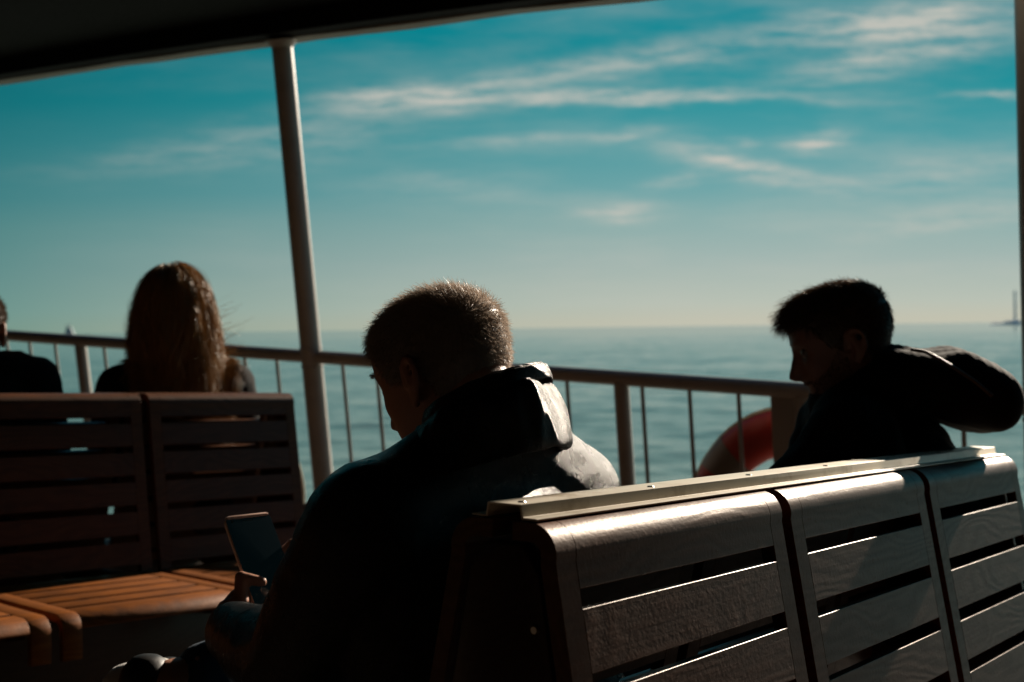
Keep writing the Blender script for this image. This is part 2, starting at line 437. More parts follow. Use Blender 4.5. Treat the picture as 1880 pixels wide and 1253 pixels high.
gr_ = empty('guard_rail', RPt(0) - Vector((0, 0, RPt(0).z)))
tag(gr_, 'cream painted steel guard rail with thin balusters between deck and sea', 'railing')
gi = gr_.matrix_world.inverted() if False else Matrix.Translation(-gr_.location)
def rl(p): return gi @ Vector(p)
MB().tube([rl(RPt(t)) for t in np.linspace(-11, 8.6, 40)], .026, 16).build('handrail', M['rail'], gr_)
LOW = .86
MB().tube([rl(RPt(t) - UP * LOW) for t in np.linspace(-11, 8.6, 40)], .016, 10).build('lower_rail', M['rail'], gr_)
bal = [-250, -205, -165, -120, -78, -33, 11, 53, 100, 190, 236, 285, 335, 390, 448, 507, 628, 690, 757, 823, 893, 965, 1040, 1178, 1265, 1355, 1545, 1655, 1768, 2010, 2150, 2310]
for px in bal:
    t = rail_at(px); p = RPt(t)
    MB().tube([rl(p - UP * .018), rl(p - UP * LOW)], .0072, 10).build('baluster', M['rail'], gr_)
for px in (-150, 147, 330, 860, 1140, 1470, 2480):
    if px in (330, 860): continue
    t = rail_at(px); p = RPt(t)
    b_ = MB(); b_.tube([rl(p - UP * .015), rl(p - UP * (p.z / UP.z))], .0265, 16)
    b_.tube([rl(p - UP * (p.z / UP.z)), rl(p - UP * (p.z / UP.z - .012))], .055, 16)
    b_.build('rail_post', M['rail'], gr_)
# the flat plate beside the post at the buoy
ta, tb = rail_at(1415), rail_at(1461)
Mp = Matrix((RD, RN, UP)).transposed().to_4x4()
pp = RPt((ta + tb) / 2); Mp.translation = rl(pp)
MB().box((-(tb - ta) / 2, -.012, -.92), ((tb - ta) / 2, .012, -.012), Mp).build('post_plate', M['rail'], gr_, bevel=.004)

def roof_post(px, label, top):
    t = rail_at(px); p = RPt(t); foot = p - UP * (p.z / UP.z)
    r = empty('roof_post', foot); tag(r, label, 'post', 'roof posts along the rail')
    q = lambda a: (p + UP * a) - foot
    b_ = MB(); b_.tube([q(-p.z / UP.z + .3), q(-.04), q(0), q(.04), q(top)], [.0415, .0415, .0415, .0415, .040], 24)
    b_.build('shaft', M['rail'], r)
    for a in (-.036, .036):
        MB().tube([q(a - .006), q(a - .003), q(a + .003), q(a + .006)], [.041, .0445, .0445, .041], 24, cap=False).build('weld_collar', M['rail'], r)
    Ms = Matrix((RD, RN, UP)).transposed().to_4x4(); Ms.translation = q(0)
    MB().box((-.075, -.07, -p.z / UP.z), (.075, .07, -.585), Ms).build('foot_block', M['endwood'], r, bevel=.025, segs=4)
    h = MB(); h.tube([q(top - .03), q(top - .004)], [.041, .062], 24); h.build('head_flare', M['rail'], r)
    return r
roof_post(572, 'slim cream roof post standing between the two benches, left of the grey haired man', 1.215)
roof_post(1907, 'roof post cut by the right edge of the picture beside the hooded man', 1.30)

# roof: edge line seen against the sky
ED = -D(-2022, 422)                            # along the roof edge, to the right
E0 = P(530, 73, 4.75)
def Ept(t): return E0 + ED * t + Vector((0, 0, 1)) * (.004 * (t + .3) ** 2 * (-1 if t > 0 else -1))
rf = empty('canopy_roof', (E0.x, E0.y, 0)); ri = Matrix.Translation(-Vector((E0.x, E0.y, 0)))
tag(rf, 'dark deck roof over the benches with a rough grey painted lip', 'roof')
ts = np.linspace(-7, 7, 60)
ins = -RN
def strip(section, name, mat, **k):            # section: (inwards, up) polygon swept along the edge
    n = len(section); vs = []; fs = []
    for t in ts:
        p = Ept(t)
        j = 0.0
        for (a, z) in section:
            vs.append(ri @ (p + ins * a + Vector((0, 0, z + (k.get('rough', 0) * (noise.noise((t * 3.1, a * 9, z * 30)) + .5 * noise.noise((t * 11, z * 9, 2))))))))
    m_ = len(ts)
    for i in range(m_ - 1):
        for q in range(n): fs.append((i * n + q, i * n + (q + 1) % n, (i + 1) * n + (q + 1) % n, (i + 1) * n + q))
    fs.append(tuple(reversed(range(n)))); fs.append(tuple((m_ - 1) * n + q for q in range(n)))
    return MB().add(vs, fs).build(name, mat, rf)
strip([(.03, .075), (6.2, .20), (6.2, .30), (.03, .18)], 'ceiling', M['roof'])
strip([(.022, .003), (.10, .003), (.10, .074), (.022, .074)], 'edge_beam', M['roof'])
strip([(-.040, -.006), (.020, -.003), (.020, .16), (-.040, .16)], 'edge_lip', M['edge'], rough=.007)

# unseen wall added behind the camera to cut the fill light
wl = empty('rear_light_blocker', (RP0.x - RN.x * 5.9, RP0.y - RN.y * 5.9, 0))
tag(wl, 'unseen brown wall added opposite the rail to cut the fill light', 'wall')
RH = Vector((RD.x, RD.y, 0)).normalized()
wm = Matrix((RH, RN, Vector((0, 0, 1)))).transposed().to_4x4()
M['wall'] = m_paint('brown_blocker_paint', (.055, .035, .022), .5, .4)
MB().box((-9, -.08, .002), (9, 0, 2.36), wm).build('blocker_panel', M['wall'], wl, smooth=False)
for k in range(10): MB().box((-8.5 + k * 1.9, .0, .3), (-8.44 + k * 1.9, .018, 2.2), wm).build('blocker_batten', M['wall'], wl, bevel=.004)

# unseen panel added at right to cut fill; its opening shapes the bench sheen
q0 = RPt(4.1) - RN * .25; q0.z = 0
bw = empty('side_light_blocker', q0); tag(bw, 'unseen brown panel with an opening, added beyond the right roof post to cut fill light', 'wall')
bm_ = Matrix((-RN, RH, Vector((0, 0, 1)))).transposed().to_4x4()
MB().box((0, 0, .002), (5.6, .08, 1.28), bm_).build('blocker_panel', M['wall'], bw, smooth=False)
MB().box((0, .001, 1.28), (.55, .079, 1.80), bm_).build('blocker_corner', M['wall'], bw, smooth=False)  # added piece, keeps the opening out of the left bench's reflection
MB().box((0, 0, 1.80), (5.6, .08, 2.2), bm_).build('blocker_top', M['wall'], bw, smooth=False)
for k in range(1, 4): MB().box((k * 1.84, .002, 1.28), (k * 1.84 + .08, .078, 1.80), bm_).build('blocker_bar', M['wall'], bw)
q1 = RPt(-3.2) - RN * .25; q1.z = 0  # unseen panel added on the left to cut the fill light
bl_ = empty('side_light_blocker', q1); tag(bl_, 'unseen brown panel added to the left of the benches to cut fill light', 'wall')
MB().box((0, -.08, .002), (5.6, 0, 2.2), bm_).build('blocker_panel', M['wall'], bl_, smooth=False)
for k in range(5): MB().box((.05 + k * 1.2, .001, .1), (.11 + k * 1.2, .016, 2.15), bm_).build('blocker_batten', M['wall'], bl_, bevel=.004)
for k in range(5): MB().box((.05 + k * 1.2, -.016, .1), (.11 + k * 1.2, -.001, 1.25), bm_).build('blocker_batten', M['wall'], bw, bevel=.004)

# ------------------------------------------------------------------ benches
W, GAP, BH = .481, .025, .90
PITCHX = W + GAP
def arc(cy, cz, r, a0, a1, n=6):
    return [(cy + r * math.cos(R(a0 + (a1 - a0) * i / n)), cz + r * math.sin(R(a0 + (a1 - a0) * i / n))) for i in range(n + 1)]
def path_cut(path, s0, s1):                     # the piece of a polyline between two arc lengths
    pts = [Vector((p[0], p[1])) for p in path]; out = []; s = 0
    for i in range(len(pts) - 1):
        a, b_ = pts[i], pts[i + 1]; l = (b_ - a).length
        lo, hi_ = max(s0, s), min(s1, s + l)
        if hi_ > lo + 1e-6:
            for t in (lo, hi_):
                q = a.lerp(b_, (t - s) / l)
                if not out or (q - out[-1]).length > 1e-5: out.append(q)
        s += l
    return [tuple(p) for p in out]
def plen(path): return sum((Vector(path[i + 1]) - Vector(path[i])).length for i in range(len(path) - 1))

# near backrest: from the spine over the rounded shoulder and down a slightly reclined face; far side is the mirror image
rr = .030
TILT = R(11)
back_path = [(-.012, BH), (-.022, BH)] + arc(-.034, BH - rr, rr, 90, 180 + math.degrees(TILT), 9)
e_ = back_path[-1]; ln = .445
back_path.append((e_[0] - math.sin(TILT) * ln, e_[1] - math.cos(TILT) * ln))
S_TOP = plen(back_path) - ln                    # where the straight face begins
def panel_mesh(path, first, pitch, slat, n_slats, stile=.033, th=.018):
    b = MB(); L = plen(path); e = .0003
    b.sheet(path, 0, stile - e, th); b.sheet(path, W - stile + e, W, th)
    b.sheet(path_cut(path, 0, first), stile, W - stile, th)
    s = first + (pitch - slat)
    for k in range(n_slats):
        b.sheet(path_cut(path, s, min(s + slat, L)), stile, W - stile, th); s += pitch
    return b
seat_front = .335
seat_path = [(-.132, .412), (-.585, .424)] + arc(-.585, .424 - .022, .022, 90, 172, 6) + [(-.611, .345)]
def bench(name, label, Mx, n, metal=True):
    r = empty(name, mat=Mx); tag(r, label, 'bench', 'slatted wooden ferry benches')
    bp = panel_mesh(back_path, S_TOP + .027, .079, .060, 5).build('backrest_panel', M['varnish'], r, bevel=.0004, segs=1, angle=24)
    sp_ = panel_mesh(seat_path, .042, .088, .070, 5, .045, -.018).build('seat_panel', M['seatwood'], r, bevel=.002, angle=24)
    FL = Matrix.Rotation(math.pi, 4, 'Z')
    for i in range(n):
        for far in (0, 1):
            for src in (bp, sp_):
                if i == 0 and not far: continue
                c = src.copy(); col.objects.link(c); c.parent = r
                c.matrix_local = Matrix.Translation((i * PITCHX, 0, 0)) if not far else Matrix.Translation((i * PITCHX + W, 0, 0)) @ FL
    L = n * PITCHX - GAP
    end = [(-.022, BH - .022), (-.042, BH - .05), (-.116, .45), (-.116, .432), (.116, .432), (.116, .45), (.042, BH - .05), (.022, BH - .022)]
    for x in (.0025, L - .0225): MB().prism(end, x, x + .020).build('end_board', M['endwood'], r, bevel=.003)
    # hollow cap channel that hides the joint between the two backrests
    z = BH + .0015
    sec = [(-.040, z), (-.040, z + .002), (-.0225, z + .002), (-.0205, z + .0145), (.0205, z + .0145), (.0225, z + .002), (.040, z + .002), (.040, z),
           (.0205, z), (.0185, z + .0125), (-.0185, z + .0125), (-.0205, z)]
    if metal:
        MB().prism(sec, .002, L + .004).build('cap_channel', M['alu'], r, bevel=.0012)
        for k in range(int(L / .24)):
            x = .02 + k * .24
            MB().tube([(x, -.008, z + .0146), (x, -.008, z + .0158)], [.0042, .0032], 10).build('cap_screw', M['steel'], r)
    else: MB().box((-.001, -.0115, BH - .016), (L + .001, .0115, BH - .001)).build('top_strip', M['varnish'], r, bevel=.002)
    MB().tube([(.002, -.040, .80), (-.0015, -.040, .80)], [.0045, .0035], 10).build('end_screw', M['steel'], r)
    for sd_ in (-1, 1): MB().box((.02, sd_ * .40 - .009, .04), (L - .02, sd_ * .40 + .009, .385)).build('under_seat_blocker', M['endwood'], r, bevel=.003)  # dark boards added to keep the space under the seats black
    for i in range(n + 1):
        x = min(max(i * PITCHX - GAP / 2, .03), L - .03)
        leg = [(-.50, .400), (-.50, .375), (-.16, .30), (-.13, 0.02), (-.20, .0), (.20, .0), (.13, .02), (.16, .30), (.50, .375), (.50, .400)]
        MB().prism(leg, x - .014, x + .014).build('leg_frame', M['endwood'], r, bevel=.003)
    return r

def bench_matrix(x_dir, pt, local):            # local point of the bench lands on pt
    X = x_dir.normalized(); Y = Vector((0, 0, 1)).cross(X).normalized(); Z = X.cross(Y)
    m = Matrix((X, Y, Z)).transposed().to_4x4()
    m.translation = Vector(pt) - (m.to_3x3() @ Vector(local)); return m
B1 = bench_matrix(D(2700, 715), P(1003, 975, 1.17), (0, -.052, BH - .006))
bench('slatted_bench', 'varnished slatted bench with bright metal cap rail behind the grey haired man, nearest the camera', B1, 3)
B2 = bench_matrix(D(3200, 720), P(271, 727, 3.44), (3 * PITCHX, -.052, BH - .006))
bench('slatted_bench', 'dark slatted bench with sunlit orange seat, the long haired woman behind it', B2, 4, False)

# ------------------------------------------------------------------ lifebuoys on the rail
def lifebuoy(px, py, label, rot=0.0):
    t = rail_at(px); base = RPt(t)
    # height on the rail plane from the picture row
    k = None
    lo, hi_ = -1.2, .3
    for _ in range(40):
        mid = (lo + hi_) / 2; q = base + UP * mid - C0
        y_ = CY - q.dot(upv) / q.dot(fwd) * F
        if y_ > py: lo = mid
        else: hi_ = mid
    c = base + UP * mid + RN * .075
    m = Matrix((RD, UP, -RN)).transposed().to_4x4() @ Matrix.Rotation(rot, 4, 'Z'); m.translation = c
    r = empty('lifebuoy', mat=m); tag(r, label, 'lifebuoy', 'lifebuoys hung outside the rail')
    def torus(R0, r0, a0, a1, n, grow=1.0, thick=.050):
        vs = []; fs = []; full = abs(a1 - a0) > 6.28
        rings = n if full else n + 1
        for i in range(rings):
            a = a0 + (a1 - a0) * i / n
            for j in range(20):
                bta = 2 * math.pi * j / 20
                rad = R0 + math.cos(bta) * r0 * grow
                vs.append((rad * math.cos(a), rad * math.sin(a), math.sin(bta) * thick * grow))
        for i in range(n):
            i2 = (i + 1) % rings
            for j in range(20): fs.append((i * 20 + j, i2 * 20 + j, i2 * 20 + (j + 1) % 20, i * 20 + (j + 1) % 20))
        return MB().add(vs, fs)
    torus(.285, .075, 0, 2 * math.pi, 72).build('ring', M['buoy'], r, angle=60)
    for q in range(4):
        a = R(45 + 90 * q)
        torus(.285, .075, a - .16, a + .16, 8, 1.03).build('white_band', M['band'], r, angle=60)
    for q in range(4):
        a0 = R(45 + 90 * q); pts = []
        for i in range(13):
            f = i / 12; a = a0 + f * math.pi / 2; rad = .360 + .006 * math.sin(f * math.pi)
            pts.append((rad * math.cos(a), rad * math.sin(a), 0))
        MB().tube(pts, .006, 8).build('grab_rope', M['rope'], r)
    return r
lifebuoy(1438, 962, 'orange lifebuoy with white bands on the rail in front of the hooded man', R(8))
lifebuoy(382, 900, 'orange lifebuoy glimpsed only through the slots of the left bench')
lifebuoy(868, 925, 'orange lifebuoy mostly hidden behind the grey haired man, its edge by his chin', R(20))

# ------------------------------------------------------------------ people: soft bodies grown from overlapping forms
V3 = Vector
class Blob(MB):
    def ball(s, c, rad, Mx=None, nu=20, nv=12):
        rad = rad if hasattr(rad, '__len__') else (rad,) * 3
        Mx = Mx or Matrix.Identity(3); c = V3(c); vs = [c + Mx @ V3((0, 0, rad[2]))]
        for i in range(1, nv):
            a = math.pi * i / nv
            for j in range(nu):
                p = 2 * math.pi * j / nu
                vs.append(c + Mx @ V3((rad[0] * math.sin(a) * math.cos(p), rad[1] * math.sin(a) * math.sin(p), rad[2] * math.cos(a))))
        vs.append(c + Mx @ V3((0, 0, -rad[2]))); fs = []
        for j in range(nu): fs.append((0, 1 + j, 1 + (j + 1) % nu))
        for i in range(nv - 2):
            for j in range(nu):
                a = 1 + i * nu + j; b = 1 + i * nu + (j + 1) % nu
                fs.append((a, a + nu, b + nu, b))
        l = len(vs) - 1
        for j in range(nu): fs.append((l, 1 + (nv - 2) * nu + (j + 1) % nu, 1 + (nv - 2) * nu + j))
        return s.add(vs, fs)
    def limb(s, pts, rads, seg=14):            # tapered chain with round ends
        for i in range(len(pts) - 1):
            a, b = V3(pts[i]), V3(pts[i + 1]); ra, rb = rads[i], rads[i + 1]
            d = b - a; L = d.length
            if L < 1e-5: continue
            d /= L; ref = V3((0, 0, 1)) if abs(d.z) < .9 else V3((1, 0, 0))
            u = d.cross(ref).normalized(); w = d.cross(u)
            rings = []
            for k in range(1, 5): q = math.pi / 2 * k / 5; rings.append((a - d * ra * math.cos(q), ra * math.sin(q)))
            rings.append((a, ra)); rings.append((b, rb))
            for k in range(4, 0, -1): q = math.pi / 2 * k / 5; rings.append((b + d * rb * math.cos(q), rb * math.sin(q)))
            vs = [p + (u * math.cos(2 * math.pi * j / seg) + w * math.sin(2 * math.pi * j / seg)) * r for p, r in rings for j in range(seg)]
            n = len(rings)
            fs = [(i_ * seg + j, (i_ + 1) * seg + j, (i_ + 1) * seg + (j + 1) % seg, i_ * seg + (j + 1) % seg) for i_ in range(n - 1) for j in range(seg)]
            fs.append(tuple(range(seg))); fs.append(tuple((n - 1) * seg + j for j in reversed(range(seg))))
            s.add(vs, fs)
        return s
    def grow(s, name, mat, voxel, smooth=4, parent=None, disp=None, factor=.5):
        me = new_mesh('tmp', s.v, s.f, None, False)
        bm = bmesh.new(); bm.from_mesh(me); bmesh.ops.recalc_face_normals(bm, faces=bm.faces); bm.to_mesh(me); bm.free()
        o = bpy.data.objects.new('tmp', me); col.objects.link(o)
        r = o.modifiers.new('r', 'REMESH'); r.mode = 'VOXEL'; r.voxel_size = voxel
        if smooth: sm = o.modifiers.new('s', 'SMOOTH'); sm.factor = factor; sm.iterations = smooth
        dg = bpy.context.evaluated_depsgraph_get(); dg.update()
        out = bpy.data.meshes.new_from_object(o.evaluated_get(dg)); out.name = name
        bpy.data.objects.remove(o); bpy.data.meshes.remove(me)
        if disp:
            n = len(out.vertices); co = np.empty(n * 3, np.float32); no = np.empty(n * 3, np.float32)
            out.vertices.foreach_get('co', co); out.vertices.foreach_get('normal', no)
            co = co.reshape(-1, 3); no = no.reshape(-1, 3)
            d = np.array([disp(V3(c), V3(m_)) for c, m_ in zip(co.tolist(), no.tolist())], np.float32)
            co += no * d[:, None]; out.vertices.foreach_set('co', co.ravel()); out.update()
        out.materials.clear(); out.materials.append(mat); out.shade_smooth()
        return link(name, out, parent)

# --- the head as a height field: x to the face, y to the left ear, z up, chin -.115 and crown +.115
TZ = np.array([-.115, -.100, -.080, -.050, -.030, .0, .020, .045])
TF = np.array([.058, .076, .079, .084, .083, .085, .090, .091])
TB = np.array([-.046, -.048, -.054, -.070, -.084, -.100, -.104, -.104])
TW = np.array([.030, .040, .052, .063, .069, .074, .076, .077])
def head_r(th, z):
    q = np.sqrt(np.clip(1 - (np.maximum(z - .045, 0) / .0702) ** 2, 0, 1))
    a = np.interp(z, TZ, TF) * q; b = -np.interp(z, TZ, TB) * q; w = np.interp(z, TZ, TW) * q
    c, s = np.cos(th), np.sin(th); k = np.where(c > 0, a, b); n = 2.25
    return 1 / np.maximum((np.abs(c) / np.maximum(k, 1e-4)) ** n + (np.abs(s) / np.maximum(w, 1e-4)) ** n, 1e-9) ** (1 / n)
NZ = np.array([-.058, -.050, -.045, -.038, -.030, -.015, .002, .014, .022])
NX = np.array([0, .008, .026, .034, .0315, .0215, .011, .005, 0])
def G(x, s): return np.exp(-(x / s) ** 2)
def head_pts(th, z, face=True):
    r = head_r(th, z); x, y = r * np.cos(th), r * np.sin(th)
    if face:
        f = np.clip(np.cos(th) * 2, 0, 1); ay = np.abs(y)
        dxx = np.interp(z, NZ, NX) * G(y, np.interp(z, [-.05, -.035, .01], [.014, .0125, .0085]))
        dxx += .0045 * G(z - .024, .007) * G(ay - .024, .022)
        dxx -= .010 * G(z - .006, .011) * G(ay - .031, .014)
        dxx += .005 * G(z + .022, .016) * G(ay - .045, .016)
        dxx += .0065 * (G(z + .0595, .0045) + G(z + .072, .0055)) * G(y, .020)
        dxx -= .0035 * G(z + .0655, .0025) * G(y, .022)
        dxx += .008 * G(z + .098, .012) * G(y, .020)
        x = x + dxx * f
    return np.stack([x, y, z * np.ones_like(th)], -1)
def add_head(bl, H, ears=True, face=True):
    nt_, nz_ = 72, 64
    zz = .115 * np.sin(np.linspace(-math.pi / 2, math.pi / 2, nz_)); zz = np.concatenate([np.linspace(-.115, .03, 58), .045 + .0699 * np.sin(np.linspace(-.2, math.pi / 2, 22))])
    th = np.linspace(0, 2 * math.pi, nt_, endpoint=False)
    T, Z = np.meshgrid(th, zz); pts = head_pts(T, Z, face).reshape(-1, 3)
    vs = [H @ V3(p) for p in pts.tolist()]; n = len(zz); fs = []
    for i in range(n - 1):
        for j in range(nt_): fs.append((i * nt_ + j, i * nt_ + (j + 1) % nt_, (i + 1) * nt_ + (j + 1) % nt_, (i + 1) * nt_ + j))
    fs.append(tuple(reversed(range(nt_)))); fs.append(tuple((n - 1) * nt_ + j for j in range(nt_)))
    bl.add(vs, fs)
    if ears:
        for sg in (1, -1):
            hx = [(.010, -.004), (.012, .012), (.007, .024), (-.004, .030), (-.016, .026), (-.022, .012), (-.020, -.006), (-.012, -.020), (-.002, -.030), (.005, -.026)]
            e = lambda x, z: H @ V3((x - .012, sg * (.0755 - .42 * min(x - .012, 0)), z - .008))
            bl.limb([e(*p) for p in hx], [.0038, .0042, .0046, .0048, .0048, .0046, .0044, .0046, .0062, .005], 8)
            bl.limb([e(-.002, .016), e(-.008, -.006), e(0, -.020)], [.0075, .0085, .006], 8)
def head_matrix(c, az, pitch, roll=0., s=1.0):
    return Matrix.Translation(V3(c)) @ Matrix.Rotation(math.pi / 2 - az, 4, 'Z') @ Matrix.Rotation(pitch, 4, 'Y') @ Matrix.Rotation(roll, 4, 'X') @ Matrix.Scale(s, 4)

def add_hand(bl, wr, fx, th, curl=(.5, .55, .6, .65), thumb=None, s=1.0):
    """wr wrist, fx finger direction, th thumb-side direction; curl in radians per joint, towards the palm"""
    x = V3(fx).normalized(); y = (V3(th) - x * V3(th).dot(x)).normalized(); z = x.cross(y)
    def L(a, b, c): return V3(wr) + (x * a + y * b + z * c) * s
    sg = add_hand.side                                    # palm towards -z for right hands, +z for left ones
    pal = -sg
    for b_, l in ((.026, .088), (.008, .091), (-.011, .086), (-.028, .078)):
        bl.limb([L(.0, b_ * .55, 0), L(l * .55, b_ * .9, 0), L(l, b_, 0)], [.0145 * s, .0125 * s, .0100 * s], 10)
    for i, (b_, l0, segs) in enumerate(((.026, .088, (.040, .025, .020)), (.008, .091, (.045, .028, .021)), (-.011, .086, (.042, .026, .020)), (-.028, .078, (.033, .020, .018)))):
        p = L(l0, b_, 0); a = 0; pts = [p]
        for j, ls in enumerate(segs):
            a += curl[i] * (.8 if j == 0 else 1.0)
            p = p + (x * math.cos(a) + z * pal * math.sin(a)) * ls * s; pts.append(p)
        bl.limb(pts, [.0094 * s, .0084 * s, .0077 * s, .0066 * s], 10)
    if thumb is None:
        tp_ = [L(.018, .018, pal * .006), L(.045, .045, pal * .016), L(.075, .058, pal * .022), L(.098, .056, pal * .028)]
    else: tp_ = [L(.018, .018, pal * .006)] + [V3(p) for p in thumb]
    bl.limb(tp_, [.0150 * s, .0115 * s, .0100 * s, .0080 * s][:len(tp_)], 10)
add_hand.side = 1

def hair_ribbons(paths, width, parent, name, mat, extra=None, taper=True):
    """paths: array (n, k, 3)"""
    n, k, _ = paths.shape
    t = np.gradient(paths, axis=1); t /= np.maximum(np.linalg.norm(t, axis=2, keepdims=True), 1e-9)
    rnd = rng.normal(size=(n, 1, 3)); sd = np.cross(t, rnd); sd /= np.maximum(np.linalg.norm(sd, axis=2, keepdims=True), 1e-9)
    wv_ = np.linspace(1, .25, k)[None, :, None] if taper else np.ones((1, k, 1))
    w = width * rng.uniform(.7, 1.3, size=(n, 1, 1)) * wv_ / 2
    v = np.stack([paths - sd * w, paths + sd * w], 2).reshape(-1, 3)
    i = (np.arange(n)[:, None] * k + np.arange(k - 1)[None, :]).ravel() * 2
    f = np.stack([i, i + 1, i + 3, i + 2], -1)
    if extra is not None:
        ev, ef = extra; f = np.concatenate([f, ef + len(v)]); v = np.concatenate([v, ev])
    return link(name, new_mesh(name, v, f.astype(np.int32), mat, True, None), parent)

def scalp(n, region, face=False):
    """random points of the head surface inside region(th, z): position, normal"""
    out = []; nor = []
    while sum(len(a) for a in out) < n:
        m_ = n * 3
        th = rng.uniform(-math.pi, math.pi, m_); z = .1149 - (rng.uniform(0, 1, m_) ** 1.15) * .225
        ok = region(np.abs(th), z); th, z = th[ok], z[ok]
        p = head_pts(th, z, face); e = 1e-3
        a = head_pts(th + e * 3, z, face) - p; b = head_pts(th, z - e, face) - p
        nn = np.cross(b, a); nn /= np.maximum(np.linalg.norm(nn, axis=1, keepdims=True), 1e-9)
        s_ = np.sign((nn * p).sum(1, keepdims=True) + 1e-9); nn *= s_
        keep = rng.uniform(0, 1, len(p)) < np.clip(np.linalg.norm(p[:, :2], axis=1) / .075, .12, 1)
        out.append(p[keep]); nor.append(nn[keep])
    return np.concatenate(out)[:n], np.concatenate(nor)[:n]
def scalp_cap(region, off):
    th = np.linspace(-math.pi, math.pi, 90, endpoint=False); zz = np.concatenate([np.linspace(-.09, .04, 36), .045 + .0699 * np.sin(np.linspace(0, math.pi / 2, 18))])
    T, Z = np.meshgrid(th, zz); p = head_pts(T, Z, False)
    c = p - np.array([0, 0, .01]); nr = c / np.maximum(np.linalg.norm(c, axis=2, keepdims=True), 1e-6)
    v = (p + nr * off).reshape(-1, 3); n, k = T.shape; f = []
    for i in range(n - 1):
        for j in range(k):
            tm, zm = abs(th[j]), zz[i]
            if region(np.array([tm]), np.array([zm]))[0]: f.append((i * k + j, i * k + (j + 1) % k, (i + 1) * k + (j + 1) % k, (i + 1) * k + j))
    top = (n - 1) * k
    return v, np.array(f)
def xf(Mx, a):
    m_ = np.array(Mx); s_ = a.shape; q = a.reshape(-1, 3) @ m_[:3, :3].T + m_[:3, 3]; return q.reshape(s_)
def short_region(th, z):                        # th 0 at the face, pi at the nape
    line = np.interp(th, [0, .55, .95, 1.15, 1.45, 1.62, 1.85, 2.3, 3.15], [.070, .066, .040, .004, -.006, .028, .010, -.072, -.094])
    return z > line
def short_hair(H, parent, mat, n, length, comb, spike=.5, width=.0011, lift=.0):
    p, nn = scalp(n, short_region)
    ln = length(p)[:, None] * rng.uniform(.65, 1.25, (n, 1))
    c = comb(p); c -= nn * (c * nn).sum(1, keepdims=True)
    jit = rng.normal(size=(n, 3)) * .30
    d0 = nn * spike + c * .75 + jit; d0 /= np.linalg.norm(d0, axis=1, keepdims=True)
    d1 = nn * spike * .35 + c * 1.1 + jit * .8; d1 /= np.linalg.norm(d1, axis=1, keepdims=True)
    k = 4; path = [p - nn * .001]
    for i in range(1, k):
        f = i / (k - 1); dd = d0 * (1 - f) + d1 * f; path.append(path[-1] + dd * ln / (k - 1))
    ev, ef = scalp_cap(short_region, .0022)
    return hair_ribbons(xf(H, np.stack(path, 1)), width, parent, 'hair', mat, (xf(H, ev), ef))

def az_dir(a): return V3((math.sin(a), math.cos(a), 0))
def folds(scale, amp, scale2=0, amp2=0, seed=0):
    def f(c, n):
        v_ = amp * noise.noise(c * scale + V3((seed, 0, 0)))
        if scale2: v_ += amp2 * noise.turbulence_vector(c * scale2 + V3((0, seed, 0)), 2, False)[0]
        return v_
    return f

# ---------------------------------------------------------------- the grey haired man with the phone
def person_body(name, label, Hm, neck, limbs, hands, skin='skin', hs=1.0):
    b = Blob(); add_head(b, Hm)
    b.limb(neck, [.058 * hs, .058 * hs, .048 * hs])
    for pts, rads in limbs: b.limb(pts, rads)
    for fn in hands: fn(b)
    o = b.grow(name, M[skin], .0036, 2)
    tag(o, label, 'person', 'passengers sitting on the benches')
    for sg in (1, -1):
        e = Blob().ball(Hm @ V3((.0690, sg * .031, .003)), .0118).build('eye', M['eye'], o)
    return o
def place(b, *a): return b

F1 = az_dir(R(-55)); R1 = V3((-F1.x * 0 + F1.y, -F1.x, 0)); R1 = V3((F1.y, -F1.x, 0))     # his facing and his right hand side
H1c = P(812, 692, 1.665)
H1 = head_matrix(H1c, R(-52), R(19), R(0), .985)
sh1 = P(872, 930, 1.575); 
shL, shR = sh1 - R1 * .166 + V3((0, 0, -.010)) + F1 * .02, sh1 + R1 * .212 + F1 * .005 + V3((0, 0, -.020))
pel1 = V3((-.005, 1.545, .515))
elL, wrL = P(545, 1225, 1.56), P(505, 1140, 1.80)
elR = shR + R1 * .07 + F1 * .06 + V3((0, 0, -.275)); 
hipL, hipR = pel1 - R1 * .095, pel1 + R1 * .095
knL = V3((-.455, 1.745, .500)); anL = V3((-.50, 1.80, .10))
knR = hipR + F1 * .30 + R1 * .30 + V3((0, 0, .06))
anR = P(318, 1258, 1.81)
neckbase = sh1 + V3((0, 0, .082)) - F1 * .015
nk = [H1 @ V3((-.045, 0, -.045)), H1 @ V3((-.05, 0, -.10)), neckbase]
# phone: facing him, leaning back
ph_u = (V3((0, 0, 1)) * math.cos(R(40)) + az_dir(R(-38)) * math.sin(R(40))).normalized()
PHc = P(452, 949, 1.93) - ph_u * .078
ph_w = az_dir(R(52)); ph_w = (ph_w - ph_u * ph_w.dot(ph_u)).normalized()
ph_n = ph_w.cross(ph_u).normalized()
if ph_n.dot(H1c - PHc) < 0: ph_n = -ph_n
def hand_phone(b):
    add_hand.side = -1
    fx = (ph_w * .80 + ph_u * .45).normalized(); wr = PHc - ph_w * .075 - ph_u * .085 - ph_n * .028
    th = [PHc - ph_w * .054 - ph_u * .064 + ph_n * .000, PHc - ph_w * .047 - ph_u * .030 + ph_n * .010, PHc - ph_w * .022 - ph_u * .046 + ph_n * .0185]
    z = fx.cross((ph_u - fx * ph_u.dot(fx)).normalized())
    add_hand.side = 1 if z.dot(ph_n) < 0 else -1
    add_hand(b, wr, fx, ph_u, (.35, .38, .42, .46), th)
    global WR1; WR1 = wr
WR1 = PHc - ph_w * .075 - ph_u * .085 - ph_n * .028
wrR1 = P(560, 1180, 1.92)
